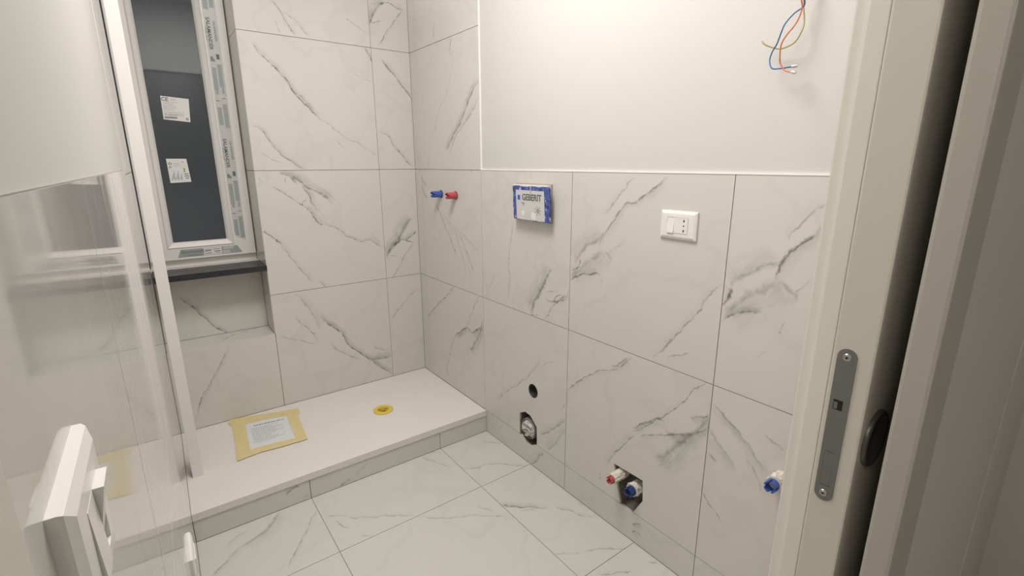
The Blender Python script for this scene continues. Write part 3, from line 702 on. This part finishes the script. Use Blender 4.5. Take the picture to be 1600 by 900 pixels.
tag(obj('window_sill', box(wl(2.7)+0.002, 0.4372, 2.599, 2.8245, 0.8402, 0.8678, 0.001), GRANITE, win), 'dark polished stone window sill')

FILM = plain('grey_protective_film', (0.56, 0.56, 0.56), 0.35, var=0.10, vscale=40)
FILMD = plain('film_print_grey', (0.34, 0.37, 0.37), 0.45, var=0.15, vscale=60)
FILMT = plain('film_print_dark', (0.13, 0.14, 0.14), 0.5)
FILMG = plain('film_print_green', (0.16, 0.23, 0.20), 0.5)
frS = lambda a, b, d: (a, 2.7994 + d, b)
film = tag(obj('protective_film', prism([(0.347, 1.012), (0.361, 0.990), (0.396, 0.975), (0.402, 2.19), (0.347, 2.19)], frS, 0.0005), FILM, win), 'printed protective film on the sash')
filmb = tag(obj('protective_film', prism([(0.098, 0.9145), (0.372, 0.9145), (0.352, 0.9515), (0.112, 0.9515)], frS, 0.0005), FILMD, win), 'printed protective film along the bottom rail')
def face_rects(name, rects, mat, parent, y=2.7992):
    bm = bmesh.new()
    for x0, x1, z0, z1 in rects: add_box(bm, x0, x1, y-0.0002, y, z0, z1)
    return obj(name, bm, mat, parent)
def on_window(bm, x, z, rot=0.0, y=2.7990):
    m = Matrix.Translation((x, y, z)) @ Matrix.Rotation(rot, 4, 'Y') @ Matrix.Rotation(pi/2, 4, 'X')
    return xform(bm, m)
blocks = []; marks = []; green = []
for zc in (1.93, 1.40):                              # the print repeats down the strip
    obj('film_lettering', on_window(text_bm('SALAMANDER', 0.0215, 0.0005), 0.362, zc, pi/2), FILMT, film)
    obj('film_lettering', on_window(text_bm('SALAMANDER', 0.0135), 0.386, zc+0.012, pi/2), FILMT, film)
    obj('film_lettering', on_window(text_bm('Window systems', 0.0090), 0.3500, zc-0.004, pi/2), FILMG, film)
    green += [(0.353, 0.363, zc-0.118, zc-0.098), (0.364, 0.369, zc-0.120, zc-0.106)]
    marks += [(0.377, 0.390, zc-0.108, zc-0.086)]
    blocks += [(0.352, 0.369, zc-0.245, zc-0.145), (0.375, 0.393, zc-0.230, zc-0.130), (0.355, 0.366, zc-0.262, zc-0.245), (0.382, 0.391, zc-0.258, zc-0.232)]
    marks += [(0.350, 0.366, zc-0.292, zc-0.289), (0.378, 0.391, zc-0.281, zc-0.278)]
    blocks += [(0.352, 0.369, zc-0.400, zc-0.320), (0.375, 0.393, zc-0.412, zc-0.305)]
blocks += [(0.352, 0.372, 2.03, 2.14), (0.377, 0.395, 2.04, 2.16)]
face_rects('film_print', blocks, FILMD, film); face_rects('film_print', marks, FILMT, film); face_rects('film_print', green, FILMG, film)
obj('film_lettering', on_window(text_bm('SALAMANDER', 0.0150), 0.160, 0.9370), FILMT, filmb)
obj('film_lettering', on_window(text_bm('Window systems', 0.0080), 0.168, 0.9215), FILMT, filmb)
face_rects('film_print', [(0.285, 0.318, 0.917, 0.932), (0.290, 0.335, 0.937, 0.949)], FILM, filmb)
LABELW = plain('sticker_white', (0.76, 0.76, 0.75), 0.6)
face_rects('film_sticker', [(0.205, 0.282, 0.9165, 0.9500)], LABELW, filmb, 2.7990)
face_rects('film_sticker_print', [(0.209, 0.240, 0.940, 0.9425), (0.209, 0.236, 0.934, 0.9375), (0.209, 0.238, 0.9225, 0.9255), (0.249, 0.276, 0.9295, 0.9335), (0.246, 0.274, 0.9405, 0.9430), (0.254, 0.278, 0.9222, 0.9242)], FILMT, filmb, 2.7987)
def sticker(poly, name, label):
    fr = lambda a, b, d: (a, 2.8201 + d, b)
    return tag(obj(name, prism(poly, fr, 0.0003), LABELW, win), label)
s1 = sticker([(0.136, 1.648), (0.243, 1.641), (0.236, 1.539), (0.134, 1.547)], 'sticker', 'white CE conformity sticker on the glass')
YS = 2.8199
obj('sticker_lettering', on_window(text_bm('CE', 0.022, 0.0005), 0.150, 1.634, 0.05, YS), FILMT, s1)
lines = []
for r in range(9):
    z = 1.622 - r*0.0065 - (0.004 if r > 5 else 0)
    lines.append((0.140, 0.140 + random.uniform(0.035, 0.075), z-0.0008, z+0.0008))
lines += [(0.172, 0.195, 1.636, 1.6375), (0.172, 0.192, 1.631, 1.6325)]
face_rects('sticker_print', lines, INK2, s1, YS)
face_rects('sticker_print', [(0.139, 0.188, 1.5515, 1.5605), (0.140, 0.150, 1.5690, 1.5708), (0.154, 0.190, 1.5675, 1.5693), (0.195, 0.215, 1.5655, 1.5670)], plain('sticker_grey', (0.30, 0.30, 0.30), 0.6), s1, YS)
obj('sticker_mark', xform(prism(circle(0.226, 1.552, 0.0055, 16), lambda a, b, d: (a, YS-0.0002+d, b), 0.0002, [circle(0.2265, 1.552, 0.0028, 12)]), Matrix.Identity(4)), FILMT, s1)
s2 = sticker([(0.117, 1.374), (0.196, 1.374), (0.202, 1.268), (0.119, 1.264)], 'sticker', 'white rating sticker lower on the glass')
obj('sticker_mark', prism(circle(0.129, 1.352, 0.0062, 16), lambda a, b, d: (a, YS-0.0002+d, b), 0.0002, [circle(0.129, 1.352, 0.0036, 12)]), FILMT, s2)
face_rects('sticker_print', [(0.123, 0.134, 1.3355, 1.3385), (0.123, 0.131, 1.331, 1.3325)], FILMT, s2, YS)
face_rects('sticker_print', [(0.179, 0.195, 1.303, 1.3065), (0.179, 0.197, 1.2935, 1.297), (0.182, 0.195, 1.284, 1.2875), (0.176, 0.183, 1.3585, 1.361)], FILMT, s2, YS)
face_rects('sticker_print', [(0.178, 0.184, 1.312, 1.332)], plain('sticker_ochre', (0.45, 0.33, 0.10), 0.6), s2, YS)
face_rects('sticker_print', [(0.126+0.004*i, 0.128+0.004*i + 0.001, 1.275+0.004*(i % 3), 1.285+0.011*(i % 4)) for i in range(11)] + [(0.137, 0.168, 1.352, 1.3532), (0.140, 0.165, 1.346, 1.3472), (0.140, 0.172, 1.340, 1.341)], INK2, s2, YS)

# ------------------------------------------------------------------ right wall: flush box, outlet, pipes
fb = thing('flush_box_cover', 'blue edged construction cover with white label standing proud of the tiles', 'cover', (XR, 1.53, 1.12))
CARD = plain('brown_cardboard', (0.42, 0.36, 0.30), 0.85, var=0.15, vscale=50)
FOAM = plain('white_polystyrene', (0.74, 0.72, 0.69), 0.8, bump=0.4, bscale=200)
BLUEC = bpy.data.materials.new('torn_blue_card'); BLUEC.use_nodes = True
nt = BLUEC.node_tree; tcn = nt.nodes.new('ShaderNodeTexCoord'); nz = nt.nodes.new('ShaderNodeTexNoise'); nz.inputs['Scale'].default_value = 65; nz.inputs['Detail'].default_value = 5
rp = nt.nodes.new('ShaderNodeValToRGB'); nt.links.new(tcn.outputs['Object'], nz.inputs['Vector']); nt.links.new(nz.outputs['Fac'], rp.inputs[0]); nt.links.new(rp.outputs[0], nt.nodes['Principled BSDF'].inputs['Base Color'])
rp.color_ramp.elements[0].position = 0.36; rp.color_ramp.elements[0].color = (0.03, 0.035, 0.07, 1)
rp.color_ramp.elements[1].position = 0.66; rp.color_ramp.elements[1].color = (0.62, 0.62, 0.66, 1)
e = rp.color_ramp.elements.new(0.42); e.color = (0.055, 0.085, 0.30, 1); e = rp.color_ramp.elements.new(0.60); e.color = (0.075, 0.12, 0.40, 1)
nt.nodes['Principled BSDF'].inputs['Roughness'].default_value = 0.7
fx = XR - 0.030
obj('foam_block', box(XR-0.024, XR-0.0002, 1.428, 1.640, 1.124, 1.2655, 0.002), FOAM, fb)
obj('cardboard_back', box(XR-0.006, XR-0.0002, 1.423, 1.646, 1.122, 1.2705), CARD, fb)
# front sheet with ragged edges
poly = []
cs = [(1.403, 1.128), (1.628, 1.128), (1.636, 1.2595), (1.408, 1.2595)]
for k in range(4):
    a, b = Vector(cs[k]), Vector(cs[(k+1) % 4])
    n = 11
    for i in range(n):
        q = a.lerp(b, i/n) + (Vector((random.uniform(-1, 1), random.uniform(-1, 1)))*0.0022 if i else Vector((0, 0)))
        poly.append((q.x, q.y))
obj('blue_front', prism(poly, lambda a, b, d: (fx + d, a, b), 0.006), BLUEC, fb)
LBL = plain('silver_label', (0.62, 0.61, 0.61), 0.45, var=0.10, vscale=14)
lab = tag(obj('label_sheet', prism([(1.430, 1.1295), (1.606, 1.1285), (1.614, 1.2450), (1.438, 1.2440)], lambda a, b, d: (fx - 0.0012 + d, a, b), 0.001), LBL, fb), 'silver label lettered GEBERIT')
def on_right(bm, y, z, x=fx-0.0014, sx=1.0):
    # local x runs towards -Y, local y up, local z out of the wall
    m = Matrix(((0, 0, -1, x), (-1*sx, 0, 0, y), (0, 1, 0, z), (0, 0, 0, 1)))
    return xform(bm, m)
obj('label_lettering', on_right(text_bm('GEBERIT', 0.0345, 0.0011), 1.5125, 1.2165, sx=0.93), FILMT, lab)
obj('logo_square', on_right(box(-0.0085, 0.0085, -0.0095, 0.0095, 0, 0.0003), 1.593, 1.2155), plain('logo_blue', (0.03, 0.14, 0.52), 0.5), lab)
for k in range(7):                                       # pictogram remains: bowl on the left, splash on the right
    an = k*0.9; bm = xform(box(-0.0014, 0.0014, -0.0024, 0.0024, 0, 0.0003), Matrix.Translation((0.040+0.018*cos(an), -0.048+0.016*sin(an), 0)) @ Matrix.Rotation(an, 4, 'Z'))
    obj('label_pictogram', on_right(bm, 1.5125, 1.2165), FILMT, lab)
for k in range(4):
    bm = box(-0.062+0.006*k, -0.0595+0.006*k, -0.024-0.005*(k % 3), -0.018-0.003*(k % 2), 0, 0.0003)
    obj('label_pictogram', on_right(bm, 1.5125, 1.2165), FILMT, lab)
bm = prism(circle(-0.052, -0.062, 0.011, 14), lambda a, b, d: (a, b, 0.0003-d), 0.0003)
obj('label_pictogram', on_right(bm, 1.5125, 1.2165), LABELW, lab)
bm = prism([(0.0, -0.082), (0.026, -0.084), (0.026, -0.058), (0.0, -0.056)], lambda a, b, d: (a, b, 0.0003-d), 0.0003)
obj('label_pictogram', on_right(bm, 1.5125, 1.2165), LABELW, lab)
bm = prism(circle(0.041, -0.048, 0.0105, 14), lambda a, b, d: (a, b, 0.0003-d), 0.0003)
obj('label_pictogram', on_right(bm, 1.5125, 1.2165), plain('label_grey', (0.33, 0.34, 0.35), 0.6), lab)
obj('tape_scrap', on_right(box(-0.004, 0.003, 0.010, 0.044, 0, 0.0005), 1.517, 1.2165), plain('tan_tape', (0.50, 0.43, 0.35), 0.7), lab)

def wall_plate(name, label, cat, loc, rotz, w, h, kind, group=None):
    """front is local -y, local x along the wall"""
    t = thing(name, label, cat, loc, rotz, group)
    bm = bmesh.new()
    w2, h2 = w/2, h/2; ww, wh = (0.0345 if w > 0.11 else 0.0235), 0.0228
    lp = [(w2, h2, 0.0), (w2, h2, -0.0045), (w2-0.0015, h2-0.0015, -0.0065), (w2-0.009, h2-0.008, -0.0095), (ww+0.0006, wh+0.0006, -0.0100), (ww+0.0006, wh+0.0006, -0.0055)]
    rg = [[bm.verts.new((sx*a, y, sz*b)) for sx, sz in ((-1, -1), (1, -1), (1, 1), (-1, 1))] for a, b, y in lp]
    for a, b in zip(rg[:-1], rg[1:]):
        for i in range(4): bm.faces.new((a[i], a[(i+1) % 4], b[(i+1) % 4], b[i]))
    bm.faces.new(rg[0]); bm.faces.new(rg[-1])
    obj('cover_plate', bm, WHITEP, t, local=True)
    def rocker(x0, x1, tilt):
        bm = bmesh.new()
        prof = [(-wh, -0.0060), (-wh, -0.0112 - tilt), (wh, -0.0112 + tilt), (wh, -0.0060)]
        v0 = [bm.verts.new((x0, y, z)) for z, y in prof]; v1 = [bm.verts.new((x1, y, z)) for z, y in prof]
        bm.faces.new(v0); bm.faces.new(v1)
        for i in range(4): bm.faces.new((v0[i], v0[(i+1) % 4], v1[(i+1) % 4], v1[i]))
        obj('rocker', bm, WHITEP, t, local=True)
    if kind == 'outlet':
        rocker(-ww+0.0003, -ww+0.0225, 0.0022)
        obj('socket_insert', box(-ww+0.0230, ww-0.0003, -0.0108, -0.0060, -wh, wh, 0.0004), WHITEP, t, local=True)
        cx = 0.0215
        for zc in (-0.013, 0.0, 0.013):
            bm = lathe([(0.0, 0.0003), (0.0023, 0.0003), (0.0023, 0.0)], 14)
            if zc:
                b2 = lathe([(0.0, 0.0003), (0.0021, 0.0003), (0.0021, 0.0)], 14); xform(b2, Matrix.Translation((0, 0.0032*(1 if zc > 0 else -1), 0))); me = bpy.data.meshes.new('t'); b2.to_mesh(me); bm.from_mesh(me)
            obj('socket_hole', xform(bm, Matrix.Translation((cx, -0.0108, zc)) @ Matrix.Rotation(pi/2, 4, 'X')), DARK, t, local=True)
    elif kind == 'switch':
        rocker(-ww+0.0003, -0.0003, 0.0010); rocker(0.0003, ww-0.0003, -0.0042)
    else:
        obj('socket_insert', box(-ww+0.0003, ww-0.0003, -0.0118, -0.0060, -wh, wh, 0.0004), WHITEP, t, local=True)
    return t
wall_plate('wall_outlet', 'white wall plate with a rocker and a three hole socket on the right tiles', 'outlet', (XR, 0.858, 1.170), -pi/2, 0.123, 0.083, 'outlet')
LA = radians(89.0)
wall_plate('light_switch', 'close white switch plate seen from above on the left wall', 'switch', (wl(0.327)+0.0, 0.327, 1.151), LA, 0.102, 0.084, 'switch')
wall_plate('wall_socket', 'small white plate low on the left wall beside the shower step', 'socket', (wl(1.36), 1.360, 0.343), LA, 0.120, 0.083, 'blank')

def plug(name, label, mat, y, z, x0, x1, r, flange=True, hemp=False, group=None):
    """threaded plug on a pipe stub; axis runs along -X from x0 to the open castellated tip x1"""
    t = thing(name, label, 'pipe', (x0, y, z), 0, group)
    ln = x0 - x1; m = Matrix.Rotation(-pi/2, 4, 'Y')
    seg = 32; bm = bmesh.new(); prof = []
    tip = ln
    outer = [(r*1.12, 0.0), (r*1.12, ln*0.10), (r, ln*0.12), (r, ln*0.55), (r*0.97, ln*0.80)] if flange else [(r, 0.0), (r, ln*0.55), (r*0.97, ln*0.8)]
    rings = [[bm.verts.new((q*cos(2*pi*i/seg), q*sin(2*pi*i/seg), h)) for i in range(seg)] for q, h in outer]
    notch = [0.72 if (i % 8) in (0, 1) else 1.0 for i in range(seg)]
    rings.append([bm.verts.new((r*0.96*cos(2*pi*i/seg), r*0.96*sin(2*pi*i/seg), ln*(0.82 + 0.18*(1 if notch[i] == 1.0 else -0.2)))) for i in range(seg)])
    rings.append([bm.verts.new((r*0.74*cos(2*pi*i/seg), r*0.74*sin(2*pi*i/seg), ln*(0.82 + 0.18*(1 if notch[i] == 1.0 else -0.2)))) for i in range(seg)])
    rings.append([bm.verts.new((r*0.70*cos(2*pi*i/seg), r*0.70*sin(2*pi*i/seg), ln*0.45)) for i in range(seg)])
    for a, b in zip(rings[:-1], rings[1:]):
        for i in range(seg): bm.faces.new((a[i], a[(i+1) % seg], b[(i+1) % seg], b[i]))
    bm.faces.new(rings[0]); bm.faces.new(rings[-1])
    obj('plug', xform(bm, m), mat, t, local=True)
    if flange:
        obj('rubber_ring', xform(lathe([(r*1.10, 0.0), (r*1.26, 0.0), (r*1.26, 0.0022), (r*1.10, 0.0022), (r*1.10, 0.0)], 28), m), plain('dark_rubber', (0.05, 0.045, 0.05), 0.7), t, local=True)
    if hemp:
        seg2, hb = 22, ln*hemp; bm = bmesh.new(); rr = []
        rnd = random.Random(int(y*1000))
        for k in range(7):
            h = -0.012 + (hb+0.012)*k/6
            rr.append([bm.verts.new(((r*(1.06 + 0.42*rnd.random()))*cos(2*pi*i/seg2), (r*(1.06 + 0.42*rnd.random()))*sin(2*pi*i/seg2), h + 0.0012*rnd.random())) for i in range(seg2)])
        for a, b in zip(rr[:-1], rr[1:]):
            for i in range(seg2): bm.faces.new((a[i], a[(i+1) % seg2], b[(i+1) % seg2], b[i]))
        bm.faces.new(rr[0]); bm.faces.new(rr[-1])
        obj('thread_sealant', xform(bm, m), HEMP, t, local=True)
    return t
plug('pipe_plug', 'blue plastic plug sticking out of the shower wall', BLUEP, 2.300, 1.194, XR, XR-0.054, 0.0165)
plug('pipe_plug', 'red plastic plug sticking out of the shower wall', REDP, 2.150, 1.194, XR, XR-0.052, 0.0165)
plug('pipe_plug', 'red plug with white sealant in the low angular wall opening', REDP, 1.022, 0.238, XR+0.020, XR-0.060, 0.0150, False, 0.80)
plug('pipe_plug', 'dark blue plug with white sealant in the low angular wall opening', plain('deep_blue_plastic', (0.02, 0.06, 0.20), 0.3), 0.957, 0.214, XR+0.030, XR-0.032, 0.0190, False, 0.62)
plug('pipe_plug', 'blue plug on a white stub partly hidden behind the door casing', BLUEP, 0.483, 0.530, XR+0.004, XR-0.064, 0.0165, False, 0.66)

# black waste pipe in the round hole
RUB = plain('black_rubber', (0.030, 0.030, 0.032), 0.5)
pr = lathe([(0.0, -0.050), (0.024, -0.050), (0.0255, -0.004), (0.0270, 0.0005), (0.0300, 0.0015), (0.0310, -0.001), (0.0310, -0.055)], 32)
o = obj('waste_pipe', xform(pr, Matrix.Translation((XR, 1.530, 0.374)) @ Matrix.Rotation(-pi/2, 4, 'Y')), RUB, smooth=True)
tag(o, 'black rubber lined pipe mouth in the round hole below the flush cover', 'pipe')

# soil pipe wrapped in crumpled plastic in the lower opening
sp = thing('soil_pipe', 'waste pipe wrapped in crumpled white plastic in the lower wall opening', 'pipe', (XR+0.008, 1.567, 0.170))
mrot = Matrix.Rotation(-pi/2, 4, 'Y')
PLAST = plain('crumpled_plastic', (0.66, 0.64, 0.62), 0.3, bump=0.9, bscale=55, var=0.55, vscale=48)
bm = bmesh.new(); seg = 40; rnd = random.Random(3); rr = []
for k in range(9):
    q = 0.0435*(k/8)**0.8
    rr.append([bm.verts.new((q*cos(2*pi*i/seg), q*sin(2*pi*i/seg), 0.016 - 0.020*(k/8)**2 + (rnd.uniform(-0.0045, 0.0045) if 0 < k < 8 else 0) + 0.004*sin(5*2*pi*i/seg + k))) for i in range(seg)])
rr.append([bm.verts.new((0.0438*cos(2*pi*i/seg), 0.0438*sin(2*pi*i/seg), -0.03)) for i in range(seg)])
for a, b in zip(rr[:-1], rr[1:]):
    for i in range(seg): bm.faces.new((a[i], a[(i+1) % seg], b[(i+1) % seg], b[i]))
obj('plastic_wrap', xform(bm, mrot), PLAST, sp, local=True)
bm = lathe([(0.044, 0.004), (0.0475, 0.006), (0.0495, 0.001), (0.0495, -0.045), (0.044, -0.045), (0.044, 0.004)], 36)
obj('pipe_rim', xform(bm, mrot), plain('dusty_grey_pipe', (0.20, 0.19, 0.18), 0.8, var=0.5, vscale=90), sp, local=True)
bm = tube([(-0.014, -0.030, 0.020), (-0.019, -0.012, 0.034), (-0.018, 0.010, 0.031), (-0.014, 0.026, 0.016), (-0.019, 0.024, -0.010)], 0.0032, 7)
obj('plastic_fold', bm, PLAST, sp, local=True)
bm = tube([(-0.016, 0.030, 0.006), (-0.021, 0.008, 0.004), (-0.021, -0.010, 0.012), (-0.016, -0.028, 0.002), (-0.018, -0.014, -0.022), (-0.018, 0.006, -0.030)], 0.0028, 7)
obj('plastic_fold', bm, PLAST, sp, local=True)

# loose mains wires hanging from the wall box
def wire(label, mat, x, pts, conn):
    P = [(XR+0.002, 0.556, 1.742), (XR-0.012, 0.560, 1.728)] + [(x + 0.004*sin(i*1.3), a, b) for i, (a, b) in enumerate(pts)]
    t = thing('electrical_wire', label, 'wire', P[0], 0, 'loose wires hanging from the wall')
    obj('insulation', tube(P, 0.0016, 8, 6), mat, t, smooth=True)
    if conn:
        e = Vector(P[-1]); d = (e - Vector(P[-2])).normalized()
        b = lathe([(0.0, -0.002), (0.0030, -0.002), (0.0036, 0.002), (0.0036, 0.007), (0.0028, 0.008), (0.0028, 0.010), (0.0, 0.010)], 14)
        m = Matrix.Translation(e) @ d.to_track_quat('Z', 'X').to_matrix().to_4x4()
        obj('connector', xform(b, m), plain('clear_connector', (0.58, 0.555, 0.545), 0.2), t)
wire('blue wire with a clear connector hanging from the white wall', plain('blue_insulation', (0.035, 0.13, 0.36), 0.4), 1.225,
     [(0.569, 1.702), (0.570, 1.682), (0.589, 1.670), (0.603, 1.652), (0.609, 1.636), (0.618, 1.614), (0.629, 1.597), (0.631, 1.579), (0.621, 1.561), (0.602, 1.558), (0.577, 1.559)], True)
wire('orange wire with a clear connector hanging from the white wall', plain('orange_insulation', (0.62, 0.17, 0.08), 0.4), 1.215,
     [(0.571, 1.701), (0.569, 1.675), (0.576, 1.648), (0.592, 1.625), (0.601, 1.607), (0.603, 1.580), (0.601, 1.567), (0.588, 1.551), (0.570, 1.545)], True)
wire('yellow green wire curling to a bare end on the white wall', plain('yellow_green_insulation', (0.42, 0.36, 0.12), 0.45, var=0.3, vscale=90), 1.235,
     [(0.574, 1.705), (0.575, 1.682), (0.569, 1.649), (0.571, 1.628), (0.581, 1.611), (0.599, 1.605), (0.617, 1.604), (0.635, 1.610), (0.650, 1.618), (0.657, 1.626)], False)
